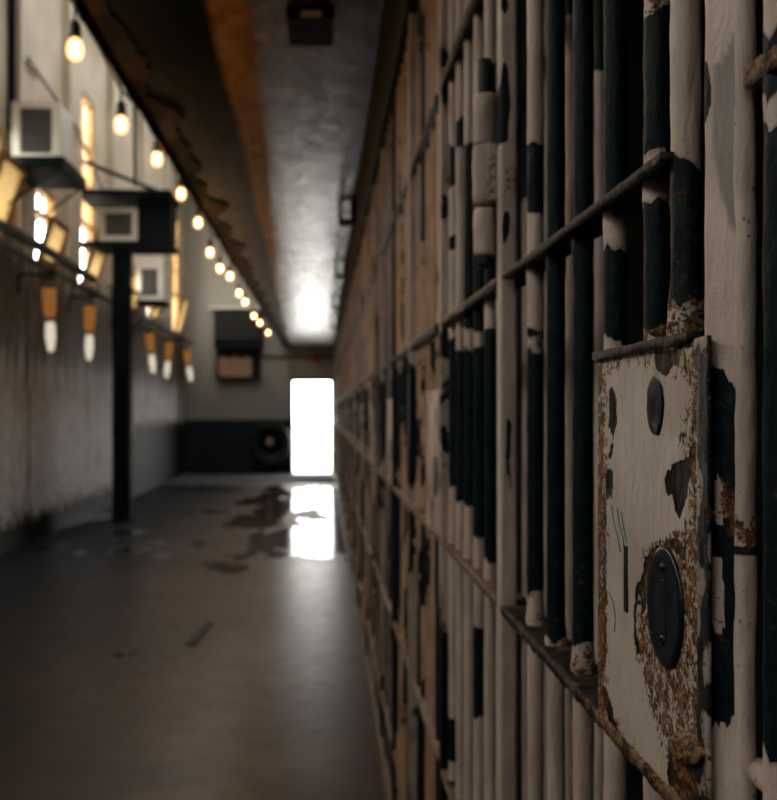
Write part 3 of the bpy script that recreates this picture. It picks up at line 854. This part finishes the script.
# conduit along the outside of the gallery edge
tag(obj('conduit', tube(bmesh.new(), [(-.985, BACK, 3.23), (-.985, END, 3.23)], .018, 10), M['conduit']), 'pale straight conduit running along the outside of the gallery edge above the bulbs', 'pipe')

# ------------------------------------------------------------------ window wall fixtures
def L(x, y, Y): return ((x-324)*Y/1000, EYE+(412-y)*Y/1000)
tag(obj('handrail_pipe', tube(bmesh.new(), [(-3.0, y, 3.235+.012*math.sin(y*1.3)) for y in [BACK+1.0*i for i in range(26)]] , .055, 12), M['pipe']), 'dark upper pipe running the length of the window wall in front of the open sashes', 'pipe')
tag(obj('handrail_pipe', tube(bmesh.new(), [(-3.02, y, 3.06) for y in (BACK, 6, 12, 18, 22.8)], .035, 10), M['pipe']), 'thinner dark pipe just below the main pipe along the window wall', 'pipe')
for i, y in enumerate((3.3, 8.4, 11.0, 13.15, 15.8, 21.1)):
    bm = box(bmesh.new(), WL, -2.96, y-.02, y+.02, 3.000, 3.024); box(bm, -2.975, -2.96, y-.02, y+.02, 3.024, 3.19)
    box(bm, WL, WL+.015, y-.02, y+.02, 2.80, 3.000)
    tag(obj('pipe_bracket', bm, M['pipe']), 'dark wall bracket carrying the two pipes, %s' % ['outside the picture near the camera','outside the picture beside the second window','just before the left picture edge window','behind the black column','beyond the black column','last one near the end wall'][i], 'bracket')
def aircon(name, Y, x0, x1, y0, y1, depth, label, louver_only=False):
    X_0, zt = L(x0, y0, Y); X_1, zb = L(x1, y1, Y)
    a = empty(name, ((X_0+X_1)/2, Y, zb)); tag(a, label, 'air conditioner')
    W = (X_1-X_0)/2; H = zt-zb
    obj('casing', bevelbox(-W, W, .03, depth, 0, H, .012), M['white_metal'], a)
    bm = bmesh.new(); f = .16*min(2*W, H)
    box(bm, -W-.01, -W+f, -.02, .03, -.01, H+.01); box(bm, W-f, W+.01, -.02, .03, -.01, H+.01)
    box(bm, -W+f, W-f, -.02, .03, -.01, f); box(bm, -W+f, W-f, -.02, .03, H-f*.7, H+.01)
    obj('front_frame', bm, M['white_metal'], a)
    bm = bmesh.new(); n = 14
    box(bm, -W+f, W-f, .018, .029, f, H-f*.7)
    for i in range(n):
        x = -W+f+(2*W-2*f)*(i+.5)/n
        box(bm, x-.006, x+.006, -.012, .018, f, H-f*.7)
    obj('grille', bm, M['grille'], a)
    return X_0, X_1, zb, zt
def wall_shelf(Y0, Y1, Xr, z, th, label):
    s = empty('wall_shelf', (WL, (Y0+Y1)/2, z)); tag(s, label, 'shelf'); d = (Y1-Y0)/2
    obj('board', box(bmesh.new(), 0, Xr-WL, -d, d, -th, 0), M['shelf'], s)
    for sy in (-d+.03, d-.03):
        obj('brace', tube(bmesh.new(), [(Xr-WL-.06, sy, -th), (0.01, sy, -th-.45)], .014, 8), M['shelf'], s)
a = aircon('air_conditioner', 10.45, 13, 60, 103, 161, .55, 'large cream window air conditioner with grey grille, nearest of three, high on the left wall')
wall_shelf(10.2, 11.2, a[1]+.10, a[2]-.012, .12, 'black steel shelf under the largest cream air conditioner')
b = aircon('air_conditioner', 13.75, 100, 137, 209, 240, .5, 'second air conditioner, grey grille, set in the black steel housing above the column')
# dark housing round the second one
Xa, zt = L(100, 197, 13.75); Xb, zb = L(170, 243, 13.75)
h = empty('air_housing', (0, 13.75, zb)); tag(h, 'black steel housing on top of the column, around the second air conditioner', 'housing')
ht = zt-zb
obj('side', box(bmesh.new(), b[1]+.02, Xb, -.02, .62, .02, ht-.02), M['shelf'], h)
obj('top', box(bmesh.new(), WL+.004, Xb+.04, -.25, .66, ht-.02, ht+.05), M['shelf'], h)
obj('base', box(bmesh.new(), WL+.004, Xb+.02, -.08, .66, -.06, .02), M['shelf'], h)
bm = bmesh.new(); tube(bm, [(WL+.05, -.23, ht+.45), (Xb-.1, -.23, ht+.02)], .03, 8)
obj('stay', bm, M['pipe'], h)
# made-up glowing fittings standing in for unidentified amber and white shapes
M['amber_glow'] = emis('glowing amber stand-in glass', (1,.40,.10), .30, True)
M['clear_glow'] = emis('glowing clear stand-in glass', (1,.93,.82), .9, True)
for x_, l_ in ((49, 'amber and clear glass stand-in for an unidentified shape below the dark pipes, leftmost in the picture'), (90, 'amber and clear glass stand-in for an unidentified shape below the dark pipes, just left of the black column'), (149, 'amber and clear glass stand-in for an unidentified shape below the pipes, just right of the black column'), (170, 'amber and clear glass stand-in for an unidentified shape below the pipes, second right of the black column'), (186, 'amber and clear glass stand-in for an unidentified shape farthest along the window wall')):
    Y_ = 3170/(324-x_)
    ln = empty('glass_stand_in', (-3.17, Y_, 2.99)); tag(ln, l_, 'lantern', 'glass stand-ins along the window wall'); ln.rotation_euler = (.03, math.radians((x_*7) % 9 + 3), x_)  # lantern is only the made-up form, the shape is unidentified
    obj('stand_in_cap', lathe(bmesh.new(), [(.09,-.06),(.10,-.04),(.04,0),(.012,.02),(.012,.045)], n=12), M['pipe'], ln)
    obj('stand_in_amber_glass', lathe(bmesh.new(), [(.045,-.40),(.07,-.36),(.085,-.06)], n=10), M['amber_glow'], ln)
    obj('stand_in_collar', lathe(bmesh.new(), [(.05,-.45),(.06,-.42),(.047,-.40)], n=12), M['wood'], ln)
    obj('stand_in_clear_globe', lathe(bmesh.new(), [(0,-.80),(.035,-.78),(.06,-.62),(.055,-.50),(.045,-.45)], n=12), M['clear_glow'], ln, True)
# put the unit on the base
for o in bpy.data.objects:
    if o.name.startswith('air_conditioner') and abs(o.location.y-13.75) < .01: o.location.z = zb+.03
c = aircon('air_conditioner', 17.6, 137, 162, 266, 300, .45, 'smallest cream air conditioner beneath a white board, farthest of three')
wall_shelf(17.5, 18.2, c[1]+.05, c[2]-.012, .05, 'thin black shelf under the farthest air conditioner')
Xq, zq = L(140, 250, 17.6)
tag(obj('white_board', box(bmesh.new(), WL, c[1]+.02, 17.62, 17.66, c[3]+.012, zq+.02), M['white_metal']), 'blank white board mounted above the farthest air conditioner', 'board')
# black column
cx, cy = -2.81, 13.95
col = empty('column', (cx, cy, 0)); tag(col, 'black square column standing on the floor in front of the window wall', 'column')
obj('shaft', bevelbox(-.125, .125, -.11, .11, .03, zb-.06, .012), M['shelf'], col)
obj('foot_plate', box(bmesh.new(), -.15, .15, -.15, .15, 0, .03), M['shelf'], col)
for (x, ya, yb, Y, r, l) in ((12, -120, 130, 10.60, .042, 'thick dark vertical pipe behind the nearest air conditioner'), (135, 40, 186, 13.9, .028, 'thin dark vertical pipe rising from the black housing')):
    X, z1 = L(x, ya, Y); _, z0 = L(x, yb, Y)
    tag(obj('vertical_pipe', tube(bmesh.new(), [(X, Y, z0), (X, Y, ROOF)], r, 12), M['shelf']), l, 'pipe')
for pts_, l in (([(WL+.13, 10.9, 5.35), (WL+.13, 13.1, 5.2), (WL+.13, 16.0, 4.3)], 'thin sloping conduit crossing the upper window wall'),):
    tag(obj('conduit', tube(bmesh.new(), pts_, .018, 8), M['conduit']), l, 'pipe')
# pilasters between windows
for y in (-3.8, .95, 3.35, 8.4, 11.05, 13.15, 15.8, 18.45, 21.1):
    tag(struct('wall_pilaster', box(bmesh.new(), WL, WL+.10, y-.30, y+.30, 3.45, ROOF), M['wall']))

# ------------------------------------------------------------------ end wall fixtures
Y = END-.02
Xa, zt = L(214, 309, Y-.35); Xb, zb = L(262, 348, Y-.35)
lv = empty('louvre_box', ((Xa+Xb)/2, END, zb)); tag(lv, 'black louvred ventilator box with a pale top, high on the end wall', 'ventilator')
W = (Xb-Xa)/2; H = zt-zb
obj('back', box(bmesh.new(), -W, W, -.12, 0, 0, H), M['shelf'], lv)
bm = box(bmesh.new(), -W, -W+.03, -.36, -.12, 0, H); box(bm, W-.03, W, -.36, -.12, 0, H); box(bm, -W+.03, W-.03, -.36, -.12, 0, .22)
obj('frame', bm, M['shelf'], lv)
obj('hood', box(bmesh.new(), -W-.14, W+.02, -.42, 0, H, H+.05), M['white_metal'], lv)
bm = bmesh.new()
for i in range(7):
    z = .24+i*(H-.26)/7
    vs = [bm.verts.new(p) for p in ((-W+.03,-.36,z),(W-.03,-.36,z),(W-.03,-.24,z+.06),(-W+.03,-.24,z+.06),(-W+.03,-.36,z+.012),(W-.03,-.36,z+.012),(W-.03,-.24,z+.072),(-W+.03,-.24,z+.072))]
    for f in ((0,1,2,3),(7,6,5,4),(0,4,5,1),(1,5,6,2),(2,6,7,3),(3,7,4,0)): bm.faces.new([vs[q] for q in f])
bmesh.ops.recalc_face_normals(bm, faces=bm.faces)
obj('louvre_slats', bm, M['conduit'], lv)
Xa, zt = L(217, 350, Y); Xb, zb = L(261, 379, Y)
sh = empty('wall_cabinet', ((Xa+Xb)/2, END, zb)); tag(sh, 'shallow dark-framed cabinet under the louvred ventilator on the end wall', 'cabinet')
W = (Xb-Xa)/2; H = zt-zb
bm = box(bmesh.new(), -W, -W+.04, -.22, 0, 0, H); box(bm, W-.04, W, -.22, 0, 0, H); box(bm, -W+.04, W-.04, -.22, 0, H-.04, H); box(bm, -W+.04, W-.04, -.22, 0, 0, .04); box(bm, -W+.04, W-.04, -.02, 0, .04, H-.04)
obj('frame', bm, M['pipe'], sh)
for i in range(3):
    w_ = (2*W-.30)/3; x = -W+.06+i*(w_+.01)
    tag(obj('parcel', bevelbox((Xa+Xb)/2+x, (Xa+Xb)/2+x+w_, END-.20, END-.03, zb+.042, zb+H*.72, .01), M['parcel']), '%s brown card parcel in the cabinet under the ventilator' % ('left','middle','right')[i], 'box', 'parcels in the wall cabinet')
for i, (x, m, l) in enumerate(((.10, 'blue', 'small blue tin on the left parcel in the wall cabinet'), (.40, 'red', 'small red tin on the middle parcel in the wall cabinet'), (.66, 'blue', 'small blue tin on the right parcel in the wall cabinet'))):
    tag(obj('tin', lathe(bmesh.new(), [(.04,0),(.042,.005),(.042,.085),(.04,.09)], ((Xa+Xb)/2-W+.06+x, END-.11, zb+H*.72), 16), M[m]), l, 'tin')
X, z = L(317, 358, END-.05)
al = empty('alarm_box', (X, END, z)); tag(al, 'small red alarm box on the end wall above the bright doorway', 'alarm')
obj('case', bevelbox(-.13, .13, -.09, 0, -.09, .09, .015), M['red'], al)
obj('button', lathe(bmesh.new(), [(.035,0),(.035,.02),(.0,.025)], (0,-.09,0), 14, Matrix.Rotation(math.pi/2, 4, 'X')), M['pipe'], al)
tag(obj('wall_conduit', tube(bmesh.new(), [(-1.5, END-.03, zat(357, END)), (.22, END-.03, zat(357, END))], .022, 8), M['pipe']), 'dark conduit crossing the end wall above the doorway', 'pipe')
# hose coil on a wall reel
X, z = L(270, 442, END-.15)
hr = empty('hose_reel', (X, END-.012, z)); tag(hr, 'large coil of black hose on a reel against the end wall, left of the doorway', 'hose reel')
bm = bmesh.new(); P = []
for i in range(260):
    a = i*2*math.pi/26; r = .30+.018*(i/26)+.012*math.sin(i*1.1)
    P.append((r*math.cos(a)*1.05, -.08-.12*((i//26) % 3)/3-.01*math.sin(i), r*math.sin(a)*1.1))
tube(bm, P, .036, 8); obj('hose', bm, M['hose'], hr, True)
obj('drum', lathe(bmesh.new(), [(.30,0),(.30,.03),(.08,.03),(.08,.20),(.13,.20),(.13,.23),(0,.23)], (0,0,0), 24, Matrix.Rotation(math.pi/2, 4, 'X')), M['shelf'], hr, True)
obj('hub_cap', lathe(bmesh.new(), [(.09,0),(.08,.03),(0,.035)], (0,-.23,0), 20, Matrix.Rotation(math.pi/2, 4, 'X')), M['parcel'], hr, True)
obj('bracket', box(bmesh.new(), -.12, .12, -.03, 0, -z, -.28), M['shelf'], hr)
# black fitting under the soffit, near
X, Yf = -.055, 3.98
cf = empty('ceiling_box', (X, Yf, CEIL)); tag(cf, 'black rectangular junction box with a pale lip under the soffit, top of picture', 'junction box')
obj('body', bevelbox(-.095, .095, -.01, .30, -.055, 0, .008), M['shelf'], cf)
obj('lip', box(bmesh.new(), -.035, .045, -.028, -.01, -.052, -.035), M['white_metal'], cf)
# debris
Y = EYE*1000/(634-412); X = (200-324)*Y/1000
bm = bmesh.new()
bmesh.ops.create_grid(bm, x_segments=4, y_segments=16, size=1)
for v in bm.verts: v.co = Vector((v.co.x*.028*(1+.3*nz((v.co.y*3,0,1))), v.co.y*.33, .012+.006*nz((v.co.x*2, v.co.y*3, 0))))
r_ = bmesh.ops.extrude_face_region(bm, geom=bm.faces[:])
for v in [g for g in r_['geom'] if isinstance(g, bmesh.types.BMVert)]: v.co.z = .0005
bmesh.ops.recalc_face_normals(bm, faces=bm.faces)
o = tag(obj('wood_scrap', bm, M['debris']), 'dark strip of scrap lying slantwise on the open floor', 'debris')
o.location = (X, Y, 0); o.rotation_euler = (0,0,math.radians(-4))
